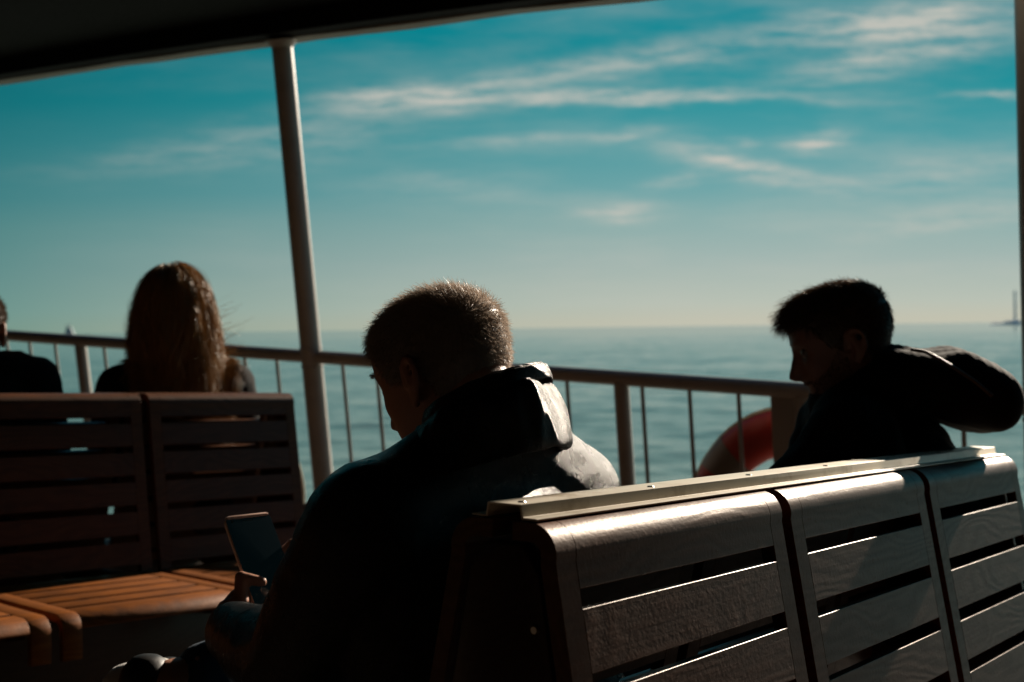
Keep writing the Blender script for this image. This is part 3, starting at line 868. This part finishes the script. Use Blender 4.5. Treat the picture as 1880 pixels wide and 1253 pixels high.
def hand_lap(b):
    add_hand.side = 1
    add_hand(b, wrR1, (anR - wrR1), V3((0, 0, 1)) + F1, (.25, .3, .35, .4))
    add_hand.side = 1
man1 = person_body('person', 'grey haired man in a black leather jacket bent over the phone he holds', H1, nk,
    [([shL, elL, WR1], [.048, .042, .026]), ([shR, elR, wrR1], [.048, .042, .026]),
     ([pel1, pel1.lerp(sh1, .5), sh1 - V3((0, 0, .08))], [.09, .09, .05]),
     ([hipL, knL, anL], [.075, .052, .036]), ([hipR, knR, anR, P(255, 1270, 1.84)], [.075, .052, .038, .034])],
    [hand_phone, hand_lap])

def len1(p): return np.interp(p[:, 2], [-.08, -.02, .03, .08, .115], [.006, .009, .012, .017, .021])
short_hair(H1, man1, M['hair_grey'], 30000, len1, lambda p: np.stack([np.full(len(p), -.15) + .9 * (p[:, 2] > .06), p[:, 1] * 2, -np.ones(len(p)) * .45 + (p[:, 2] > .07) * .4], -1), .62, .00085)
# eyebrow
for sg in (1, -1):
    bp_ = []
    for i in range(160):
        t = rng.uniform(0, 1); y = .014 + .034 * t; z = .020 + .010 * math.sin(t * 2.2) + rng.normal() * .0022
        x0 = head_pts(np.array([math.atan2(y, .09)]), np.array([z]))[0][0]
        p0 = np.array([x0 - .001, sg * y, z]); d = np.array([.55, sg * .8, .25 + rng.normal() * .2]); d *= .0055 / np.linalg.norm(d)
        bp_.append([p0, p0 + d * .5, p0 + d])
    hair_ribbons(xf(H1, np.array(bp_)), .0007, man1, 'eyebrow', M['hair_grey'])

# leather jacket
j = Blob()
RM1 = Matrix((R1, F1, V3((0, 0, 1)))).transposed()
ch = sh1 + V3((0, 0, -.13))
j.ball(ch, (.205, .135, .205), RM1); j.ball(sh1 + V3((0, 0, -.30)) - F1 * .01, (.195, .140, .22), RM1)
j.ball(pel1 + V3((0, 0, .05)), (.19, .15, .14), RM1)
j.limb([neckbase + V3((0, 0, -.005)), shL.lerp(neckbase, .35) + V3((0, 0, -.006)), shL], [.068, .074, .082])
j.limb([neckbase + V3((0, 0, -.005)), shR.lerp(neckbase, .35) + V3((0, 0, -.002)), shR], [.073, .083, .084])
j.limb([shL, shL.lerp(elL, .5) + V3((0, -.008, 0)), elL], [.085, .079, .069]); j.limb([elL, elL.lerp(WR1, .45), elL.lerp(WR1, .86)], [.069, .060, .043])
j.limb([shR, shR.lerp(elR, .5) + R1 * .008, elR], [.085, .079, .069]); j.limb([elR, elR.lerp(wrR1, .45), elR.lerp(wrR1, .86)], [.069, .060, .043])
def leather_folds(c, n):
    v_ = .0045 * noise.noise(c * 7 + V3((3, 0, 0))) + .0032 * (1 - abs(noise.noise(V3((c.x * 13, c.y * 13, c.z * 26)) + V3((0, 5, 0)))) * 2) * .6
    v_ += .0006 * noise.noise(c * 40)
    return v_
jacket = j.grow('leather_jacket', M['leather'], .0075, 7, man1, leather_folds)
# collar: standing band, and the wide fold-down flap over the back
def collar(name, rows, mat, thick, a0=-2.55, a1=2.55, n=40, seed=0, wob=.004, off=.004):
    """rows: (radius side, radius back, height, shift back); angle 0 is the back of the neck"""
    vs = []; fs = []; rws = rows + [(r - thick, b - thick, h_ + .0015, s_) for r, b, h_, s_ in rows[::-1]]
    for (ra, rb, h_, sb_) in rws:
        for i in range(n + 1):
            a = a0 + (a1 - a0) * i / n
            wv_ = wob * noise.noise((a * 2.3, h_ * 40, seed)) + wob * .5 * noise.noise((a * 7, h_ * 25, seed + 4))
            back = math.cos(a)
            p = neckbase - R1 * off + R1 * (math.sin(a) * (ra + wv_)) - F1 * (back * (rb if back > 0 else ra * .95) + sb_ + wv_) + V3((0, 0, h_ - .038 * (1 - back) * .9 + wv_))
            vs.append(p)
    m_ = len(rws); w_ = n + 1
    for q in range(m_):
        for i in range(n):
            fs.append((q * w_ + i, q * w_ + i + 1, ((q + 1) % m_) * w_ + i + 1, ((q + 1) % m_) * w_ + i))
    fs.append(tuple(q * w_ for q in range(m_))); fs.append(tuple(q * w_ + n for q in reversed(range(m_))))
    o = MB().add(vs, fs).build(name, mat, man1, angle=180)
    sd = o.modifiers.new('s', 'SUBSURF'); sd.levels = 2; sd.render_levels = 2
    return o
collar('shirt_collar', [(.068, .066, .035, .0), (.066, .064, .060, .0), (.064, .062, .068, .0)], M['shirt'], .004, -2.7, 2.7, seed=3)
collar('stand_collar', [(.080, .078, .020, .004), (.077, .077, .060, .005), (.074, .074, .092, .005), (.077, .078, .101, .006), (.082, .083, .095, .007), (.085, .086, .078, .008)], M['leather'], .005, -2.5, 2.5, seed=9)
collar('collar_flap', [(.080, .082, .078, .010), (.084, .087, .079, .012), (.092, .096, .064, .013), (.099, .104, .044, .013), (.105, .110, .022, .013), (.109, .114, .012, .013), (.110, .115, .004, .013), (.105, .110, -.001, .013), (.100, .106, .003, .012)], M['leather'], .006, -2.2, 2.2, 60, seed=14, wob=.007, off=.022)

t1 = Blob()
t1.ball(pel1 + V3((0, 0, -.01)), (.185, .14, .105), RM1)
t1.limb([hipL, hipL.lerp(knL, .5), knL], [.095, .088, .070]); t1.limb([knL, anL + V3((0, 0, .05))], [.070, .055])
t1.limb([hipR, hipR.lerp(knR, .5), knR], [.095, .086, .070]); t1.limb([knR, knR.lerp(anR, .5), knR.lerp(anR, .90)], [.070, .064, .056])
t1.grow('jeans', M['jeans'], .008, 4, man1, folds(14, .006, 40, .002, 2))
def shoe(parent, an, toe, up=V3((0, 0, 1)), s=1.0):
    toe = V3(toe).normalized(); up = (V3(up) - toe * V3(up).dot(toe)).normalized()
    b = Blob(); q = lambda a, c: V3(an) + toe * a * s + up * c * s
    b.limb([q(-.05, -.045), q(.04, -.045), q(.12, -.055), q(.185, -.060)], [.036 * s, .038 * s, .037 * s, .030 * s])
    b.limb([q(-.03, .01), q(.03, -.02)], [.040 * s, .036 * s])
    o = b.grow('shoe', M['shoe'], .006, 3, parent)
    sb_ = Blob(); sb_.limb([q(-.055, -.077), q(.05, -.078), q(.19, -.083)], [.012 * s, .012 * s, .012 * s]); return o
shoe(man1, anL, F1)
sk = Blob(); sk.limb([P(288, 1262, 1.82), P(240, 1272, 1.85)], [.043, .045]); sk.build('sock', M['sock'], man1)
shoe(man1, P(262, 1292, 1.80), (-R1 * .55 - V3((0, 0, .80)) - F1 * .15), (F1 * -.2 - R1 * .6 + V3((0, 0, .6))))

# phone
pm = Matrix((ph_w, ph_u, ph_n)).transposed().to_4x4(); pm.translation = PHc
if pm.to_3x3().determinant() < 0: pm = Matrix((-ph_w, ph_u, ph_n)).transposed().to_4x4(); pm.translation = PHc
ph = empty('smartphone', mat=pm); tag(ph, 'smartphone with dark screen and pinkish metal edges held in a hand', 'phone')
def rrect(w, h, r, n=6):
    o = []
    for cx_, cy_, a in ((w / 2 - r, h / 2 - r, 0), (-w / 2 + r, h / 2 - r, 90), (-w / 2 + r, -h / 2 + r, 180), (w / 2 - r, -h / 2 + r, 270)):
        o += [(cx_ + r * math.cos(R(a + 90 * i / n)), cy_ + r * math.sin(R(a + 90 * i / n))) for i in range(n + 1)]
    return o
def slab(w, h, r, z0, z1):
    o = rrect(w, h, r); n = len(o)
    return MB().add([(x, y, z0) for x, y in o] + [(x, y, z1) for x, y in o], [tuple(reversed(range(n))), tuple(range(n, 2 * n))] + [(i, (i + 1) % n, n + (i + 1) % n, n + i) for i in range(n)])
m, g, b = mat_new('rose_metal'); b.inputs['Base Color'].default_value = (.78, .52, .42, 1); b.inputs['Metallic'].default_value = .1; b.inputs['Roughness'].default_value = .35; M['rose'] = m
m, g, b = mat_new('phone_glass'); b.inputs['Base Color'].default_value = (.004, .005, .006, 1); b.inputs['Roughness'].default_value = .06; b.inputs['Emission Color'].default_value = (.10, .42, .50, 1); b.inputs['Emission Strength'].default_value = .003
bump(g, b, g.noise(ocoord(g), 60., 3, .5), .0003, .2); M['glass'] = m
slab(.0765, .156, .009, -.0042, .0036).build('frame', M['rose'], ph, bevel=.0020, segs=3)
slab(.0742, .1535, .008, .0036, .0046).build('screen', M['glass'], ph, bevel=.0004)
MB().tube([(-.0335, .0748, .0030), (-.031, .0762, .0032), (.031, .0762, .0032), (.0335, .0748, .0030)], .0034, 12).build('top_trim', M['rose'], ph)
MB().tube([(-.028, .0685, .0046), (-.028, .0685, .0049)], .0022, 12).build('front_camera', M['steel'], ph)
MB().box((-.010, .0680, .0046), (.006, .0693, .0048)).build('ear_speaker', M['steel'], ph)

# ---------------------------------------------------------------- the hooded man in profile
def frame(az):
    f = az_dir(az); r = V3((f.y, -f.x, 0)); return f, r, Matrix((r, f, V3((0, 0, 1)))).transposed()
F2, R2, RM2 = frame(R(-82))
H2 = head_matrix(P(1543, 630, 2.36), R(-83), R(17), R(0), .97)
sh2 = P(1592, 800, 2.38); nb2 = P(1568, 745, 2.37)
sL2, sR2 = sh2 - R2 * .19 + F2 * .05, sh2 + R2 * .19 + F2 * .03
pel2 = P(1640, 1170, 2.38); pel2.z = .52
eL2 = P(1418, 985, 2.16); wL2 = P(1330, 1000, 2.30); eR2 = sR2 + F2 * .10 + V3((0, 0, -.27)); wR2 = wL2 + R2 * .09 + V3((0, 0, -.01))
hL2, hR2 = pel2 - R2 * .09, pel2 + R2 * .09
kL2 = hL2 + F2 * .46 + V3((0, 0, .03)); kR2 = hR2 + F2 * .46 + V3((0, 0, .03))
aL2 = kL2 + F2 * .02; aL2.z = .09; aR2 = kR2 + F2 * .06; aR2.z = .09
def hl2(b):
    add_hand.side = -1; add_hand(b, wL2, F2 + V3((0, 0, -.25)), R2 + V3((0, 0, .4)), (.5, .55, .6, .65)); add_hand.side = 1
def hr2(b):
    add_hand.side = 1; add_hand(b, wR2, F2 + V3((0, 0, -.25)), -R2 + V3((0, 0, .4)), (.5, .55, .6, .65))
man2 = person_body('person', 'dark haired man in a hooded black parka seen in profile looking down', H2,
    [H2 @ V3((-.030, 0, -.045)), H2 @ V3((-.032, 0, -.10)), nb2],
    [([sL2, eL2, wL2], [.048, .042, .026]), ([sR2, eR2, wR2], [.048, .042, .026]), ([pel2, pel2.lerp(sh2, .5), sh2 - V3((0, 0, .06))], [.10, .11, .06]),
     ([hL2, kL2, aL2], [.075, .052, .036]), ([hR2, kR2, aR2], [.075, .052, .036])], [hl2, hr2], skin='shade_skin', hs=.93)
def len2(p):
    front = np.clip((p[:, 0] - .0) / .07, 0, 1) * (p[:, 2] > .05)
    return np.interp(p[:, 2], [-.08, -.02, .03, .08, .115], [.005, .008, .012, .017, .018]) + .022 * front
short_hair(H2, man2, M['hair_dark'], 30000, len2, lambda p: np.stack([np.where(p[:, 2] > .055, .95, -.35), p[:, 1] * 1, np.where(p[:, 2] > .055, .02, -.75)], -1), .34, .0011)
pb, nb_ = scalp(5200, lambda th, z: (z < np.interp(th, [0, .25, .45, .9, 1.25, 1.5, 1.6], [-.052, -.050, -.052, -.040, -.010, .005, -.2])) & ~((th < .32) & (np.abs(z + .066) < .009)), True)
lb = rng.uniform(.0025, .0055, (len(pb), 1)); db = nb_ * .6 + np.array([0, 0, -.8]) + rng.normal(size=pb.shape) * .25; db /= np.linalg.norm(db, axis=1, keepdims=True)
hair_ribbons(xf(H2, np.stack([pb - nb_ * .001, pb + db * lb * .5, pb + db * lb], 1)), .0008, man2, 'stubble', M['hair_dark'])
jb = Blob()
jb.ball(sh2 + V3((0, 0, -.13)) - F2 * .030, (.21, .155, .20), RM2); jb.ball(sh2.lerp(pel2, .55) - F2 * .02, (.20, .165, .22), RM2); jb.ball(pel2 + V3((0, 0, .04)), (.20, .165, .14), RM2)
for s_, e2, w2 in ((sL2, eL2, wL2), (sR2, eR2, wR2)):
    jb.limb([nb2 + V3((0, 0, -.02)), s_.lerp(nb2, .35), s_], [.075, .082, .086])
    jb.limb([s_, s_.lerp(e2, .5), e2], [.088, .080, .070]); jb.limb([e2, e2.lerp(w2, .5), e2.lerp(w2, .85)], [.070, .060, .046])
jb.limb([nb2 + V3((0, 0, .0)), nb2 + V3((0, 0, .03)) - F2 * .01], [.085, .078])
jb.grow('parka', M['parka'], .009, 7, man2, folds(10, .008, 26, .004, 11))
hd = Blob()
hp = [P(1632, 684, 2.37), P(1690, 700, 2.37), P(1742, 708, 2.38), P(1796, 730, 2.38)]
for o_ in (-.085, -.03, .03, .085):
    k_ = 1 - abs(o_) * 1.6
    hd.limb([p + R2 * o_ for p in hp], [.058 * k_, .067 * k_, .079 * k_, .073 * k_])
hd.limb([P(1600, 720, 2.30), P(1640, 705, 2.27)], [.05, .05]); hd.limb([P(1600, 720, 2.44), P(1640, 705, 2.47)], [.05, .05])
def ribs(c, n):
    return .0008 * math.sin((c.x * .9 + c.z * .3) * 420) * max(0, n.z) + .006 * noise.noise(c * 12)
hood = hd.grow('hood', M['parka'], .007, 6, man2, ribs)
seam = [P(1672, 642, 2.29), P(1700, 646, 2.285), P(1740, 668, 2.275), P(1790, 700, 2.275), P(1828, 733, 2.285)]
pts = []
me_ = hood.data; co = np.empty(len(me_.vertices) * 3, np.float32); me_.vertices.foreach_get('co', co); co = co.reshape(-1, 3)
for i in range(len(seam) - 1):
    for q in range(6):
        p = seam[i].lerp(seam[i + 1], q / 6); d_ = (p - C0).normalized()
        rel = co - np.array(C0); al = rel @ np.array(d_); perp = np.linalg.norm(rel - al[:, None] * np.array(d_), axis=1)
        near = perp < .012
        if near.any(): pts.append(C0 + d_ * (float(al[near].min()) - .001))
if len(pts) > 3:
    for _ in range(3): pts = [pts[0]] + [(pts[i - 1] + pts[i] * 2 + pts[i + 1]) / 4 for i in range(1, len(pts) - 1)] + [pts[-1]]
    M['piping'] = m_cloth('hood_piping', (.045, .038, .034), .5, .2)
    MB().tube(pts, .0034, 8).build('piping', M['piping'], hood)
t2 = Blob(); t2.ball(pel2 + V3((0, 0, -.01)), (.18, .14, .10), RM2)
for h_, k_, a_ in ((hL2, kL2, aL2), (hR2, kR2, aR2)): t2.limb([h_, h_.lerp(k_, .5), k_], [.092, .084, .068]); t2.limb([k_, k_.lerp(a_, .5), a_ + V3((0, 0, .03))], [.068, .062, .054])
t2.grow('trousers', M['trousers'], .009, 4, man2, folds(14, .005, 0, 0, 5))
shoe(man2, aL2, F2); shoe(man2, aR2, F2)

# ---------------------------------------------------------------- woman with the long hair, and the passenger at the left edge
def sitter(name, label, az, hc, sh, hm, coat, jhair, hs=1.0, slim=1.0):
    Fv, Rv, Rm = frame(az)
    nb = sh + V3((0, 0, .07)); sl_, sr_ = sh - Rv * .165 * slim, sh + Rv * .165 * slim
    pel = sh - Fv * .02; pel.z = .53
    hips = [pel - Rv * .085, pel + Rv * .085]; kn = [h_ + Fv * .43 + V3((0, 0, .02)) for h_ in hips]
    an = [V3((k_.x, k_.y, .09)) + Fv * .03 for k_ in kn]
    el = [sl_ + Fv * .04 - Rv * .05 + V3((0, 0, -.27)), sr_ + Fv * .04 + Rv * .05 + V3((0, 0, -.27))]
    wr = [pel + Fv * .26 - Rv * .05 + V3((0, 0, .12)), pel + Fv * .26 + Rv * .05 + V3((0, 0, .12))]
    def h0(b): add_hand.side = -1; add_hand(b, wr[0], Fv + Rv * .35 + V3((0, 0, -.3)), Rv * .6 + V3((0, 0, .8)), (.3, .3, .35, .4)); add_hand.side = 1
    def h1(b): add_hand.side = 1; add_hand(b, wr[1], Fv - Rv * .35 + V3((0, 0, -.3)), -Rv * .6 + V3((0, 0, .8)), (.3, .3, .35, .4))
    o = person_body(name, label, hm, [hm @ V3((-.04, 0, -.05)), hm @ V3((-.045, 0, -.10)), nb],
        [([sl_, el[0], wr[0]], [.042, .037, .024]), ([sr_, el[1], wr[1]], [.042, .037, .024]), ([pel, pel.lerp(sh, .5), sh - V3((0, 0, .06))], [.09, .09, .05]),
         ([hips[0], kn[0], an[0]], [.07, .05, .034]), ([hips[1], kn[1], an[1]], [.07, .05, .034])], [h0, h1], hs=.88)
    jb = Blob(); jb.ball(sh + V3((0, 0, -.13)), (.19 * slim, .135, .19), Rm); jb.ball(sh.lerp(pel, .6), (.18 * slim, .135, .22), Rm); jb.ball(pel + V3((0, 0, .03)), (.19 * slim, .15, .13), Rm)
    for s_, e2, w2 in ((sl_, el[0], wr[0]), (sr_, el[1], wr[1])):
        jb.limb([nb + V3((0, 0, -.03)), s_.lerp(nb, .35), s_], [.062, .070, .074]); jb.limb([s_, s_.lerp(e2, .5), e2], [.076, .070, .062]); jb.limb([e2, e2.lerp(w2, .9)], [.062, .045])
    jb.limb([nb, nb + V3((0, 0, .035))], [.072, .066])
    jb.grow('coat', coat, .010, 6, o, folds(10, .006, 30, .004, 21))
    tb = Blob(); tb.ball(pel + V3((0, 0, -.01)), (.18, .14, .10), Rm)
    for i in (0, 1): tb.limb([hips[i], kn[i]], [.088, .066]); tb.limb([kn[i], an[i] + V3((0, 0, .03))], [.066, .05])
    tb.grow('trousers', M['trousers'], .010, 4, o)
    for i in (0, 1): shoe(o, an[i], Fv, s=.92)
    return o, Fv, Rv, nb, sl_, sr_
Hw = head_matrix(P(318, 562, 3.86), R(-28), R(4), R(0), 1.02)
shw = P(326, 712, 3.86)
woman, Fw, Rw, nbw, slw, srw = sitter('person', 'woman with long loose light brown hair and a dark coat facing the sea', R(-20), None, shw, Hw, M['coat'], None)

def long_hair():
    n = 20000; K = 30
    reg = lambda th, z: z > np.interp(th, [0, .6, 1.0, 1.3, 3.15], [.070, .062, .030, -.005, -.05])
    p, nn = scalp(n, reg)
    p, nn = xf(Hw, p), nn @ np.array(Hw.to_3x3()).T
    hc = np.array(Hw.translation); f3, r3 = np.array(Fw), np.array(Rw)
    crown = np.array(Hw @ V3((-.01, .012, .12)))
    away = p - crown; away -= nn * (away * nn).sum(1, keepdims=True); away /= np.maximum(np.linalg.norm(away, axis=1, keepdims=True), 1e-6)
    back = -f3
    d = away * .8 + nn * .35 + back * .15
    nc = 120; cl_c = p[rng.integers(0, n, nc)]; cl = np.argmin(((p[:, None, :] - cl_c[None]) ** 2).sum(2), 1)
    ph_ = rng.uniform(0, 6.28, nc)[cl]; fr = rng.uniform(.8, 1.35, nc)[cl]; am = (rng.uniform(.4, 1.3, nc)[cl])[:, None]
    layer = rng.uniform(0, 1, n)[:, None] ** .8
    Ltot = rng.uniform(.34, .47, n)[:, None]; h = Ltot / (K - 1)
    out = [p]; q = p.copy(); vel = d / np.linalg.norm(d, axis=1, keepdims=True)
    sideR = (q - hc) @ r3
    ax = np.array(Hw.to_3x3().inverted())
    torso = [(np.array(slw), np.array(nbw) - [0, 0, .03], .082), (np.array(srw), np.array(nbw) - [0, 0, .03], .082), (np.array(shw) + [0, 0, -.02], np.array(shw) + [0, 0, -.35], .150)]
    for i in range(1, K):
        t = i / (K - 1)
        g_ = np.array([0, 0, -1.0])
        wob = (np.sin(ph_ + fr * t * 15)[:, None] * r3 + np.cos(ph_ * 1.7 + fr * t * 13)[:, None] * f3) * .26 * am * min(1, t * 2.2)
        wind = r3 * (.10 * t * np.maximum(0, np.sign(sideR))[:, None])
        vel = vel * .70 + g_ * .34 + wob + wind + rng.normal(size=q.shape) * .035
        vel /= np.linalg.norm(vel, axis=1, keepdims=True)
        q = q + vel * h
        loc = (q - hc) @ ax.T; e = np.array([.108, .082, .118]); off = .006 + (.009 + .022 * min(1, t * 3)) * layer
        c0 = loc - np.array([-.008, 0, .0]); rr_ = np.linalg.norm(c0 / (e + off), axis=1, keepdims=True)
        up_ = (loc[:, 2:3] > -.13)
        loc = np.where((rr_ < 1) & up_, c0 / np.maximum(rr_, .3) + np.array([-.008, 0, 0]), loc)
        q = loc @ np.array(Hw.to_3x3()).T + hc
        for a, b_, r_ in torso:
            ab = b_ - a; s_ = np.clip(((q - a) @ ab) / (ab @ ab), 0, 1)[:, None]; c_ = a + ab * s_; dv = q - c_; l_ = np.linalg.norm(dv, axis=1, keepdims=True)
            q = np.where(l_ < r_, c_ + dv / np.maximum(l_, 1e-5) * (r_ + .004 * layer), q)
        out.append(q.copy())
    paths = np.stack(out, 1)
    # loose strands blown to the right
    m_ = 85; ids = rng.choice(np.where(sideR > .05)[0], m_); fly = []
    for k in ids:
        st = paths[k, rng.integers(8, 20)]; dr = r3 * rng.uniform(.7, 1.0) + np.array([0, 0, rng.uniform(-.15, .55)]) + f3 * rng.normal() * .3
        cur = rng.uniform(-6, 6); pt = [st]; v_ = dr / np.linalg.norm(dr); L_ = rng.uniform(.05, .125)
        for i in range(K - 1):
            ang = cur * L_ / (K - 1) * (1 + 2 * i / K); ca, sa = math.cos(ang), math.sin(ang)
            x_ = v_ @ r3; z_ = v_[2]; rest = v_ - r3 * x_ - np.array([0, 0, z_])
            v_ = rest + r3 * (x_ * ca - z_ * sa) + np.array([0, 0, x_ * sa + z_ * ca]); pt.append(pt[-1] + v_ * L_ / (K - 1))
        fly.append(pt)
    for k in rng.choice(np.where(sideR < -.05)[0], 16):
        st = paths[k, rng.integers(10, 26)]; pt = [st]; v_ = -r3 * rng.uniform(.3, .8) + np.array([0, 0, rng.uniform(-.8, .1)]); v_ /= np.linalg.norm(v_)
        for i in range(K - 1): v_ = v_ + rng.normal(size=3) * .1; v_ /= np.linalg.norm(v_); pt.append(pt[-1] + v_ * .065 / (K - 1))
        fly.append(pt)
    ev, ef = scalp_cap(reg, .004)
    wd_ = np.full((len(paths) + len(fly), 1, 1), .0012); wd_[len(paths):] = .0019
    hair_ribbons(np.concatenate([paths, np.array(fly)]), wd_, woman, 'hair', M['hair_blond'], (xf(Hw, ev), ef))
long_hair()

Hl = head_matrix(P(-50, 612, 3.40), R(-10), R(8), R(0), 1.0)
shl = P(-66, 708, 3.40)
man3, *_ = sitter('person', 'passenger in dark clothes cut off by the left edge of the picture', R(-35), None, shl, Hl, M['coat'], None, slim=1.12)
short_hair(Hl, man3, M['hair_dark'], 16000, len1, lambda p: np.stack([np.full(len(p), -.2), p[:, 1] * 2, -np.ones(len(p)) * .5], -1), .5, .0013)
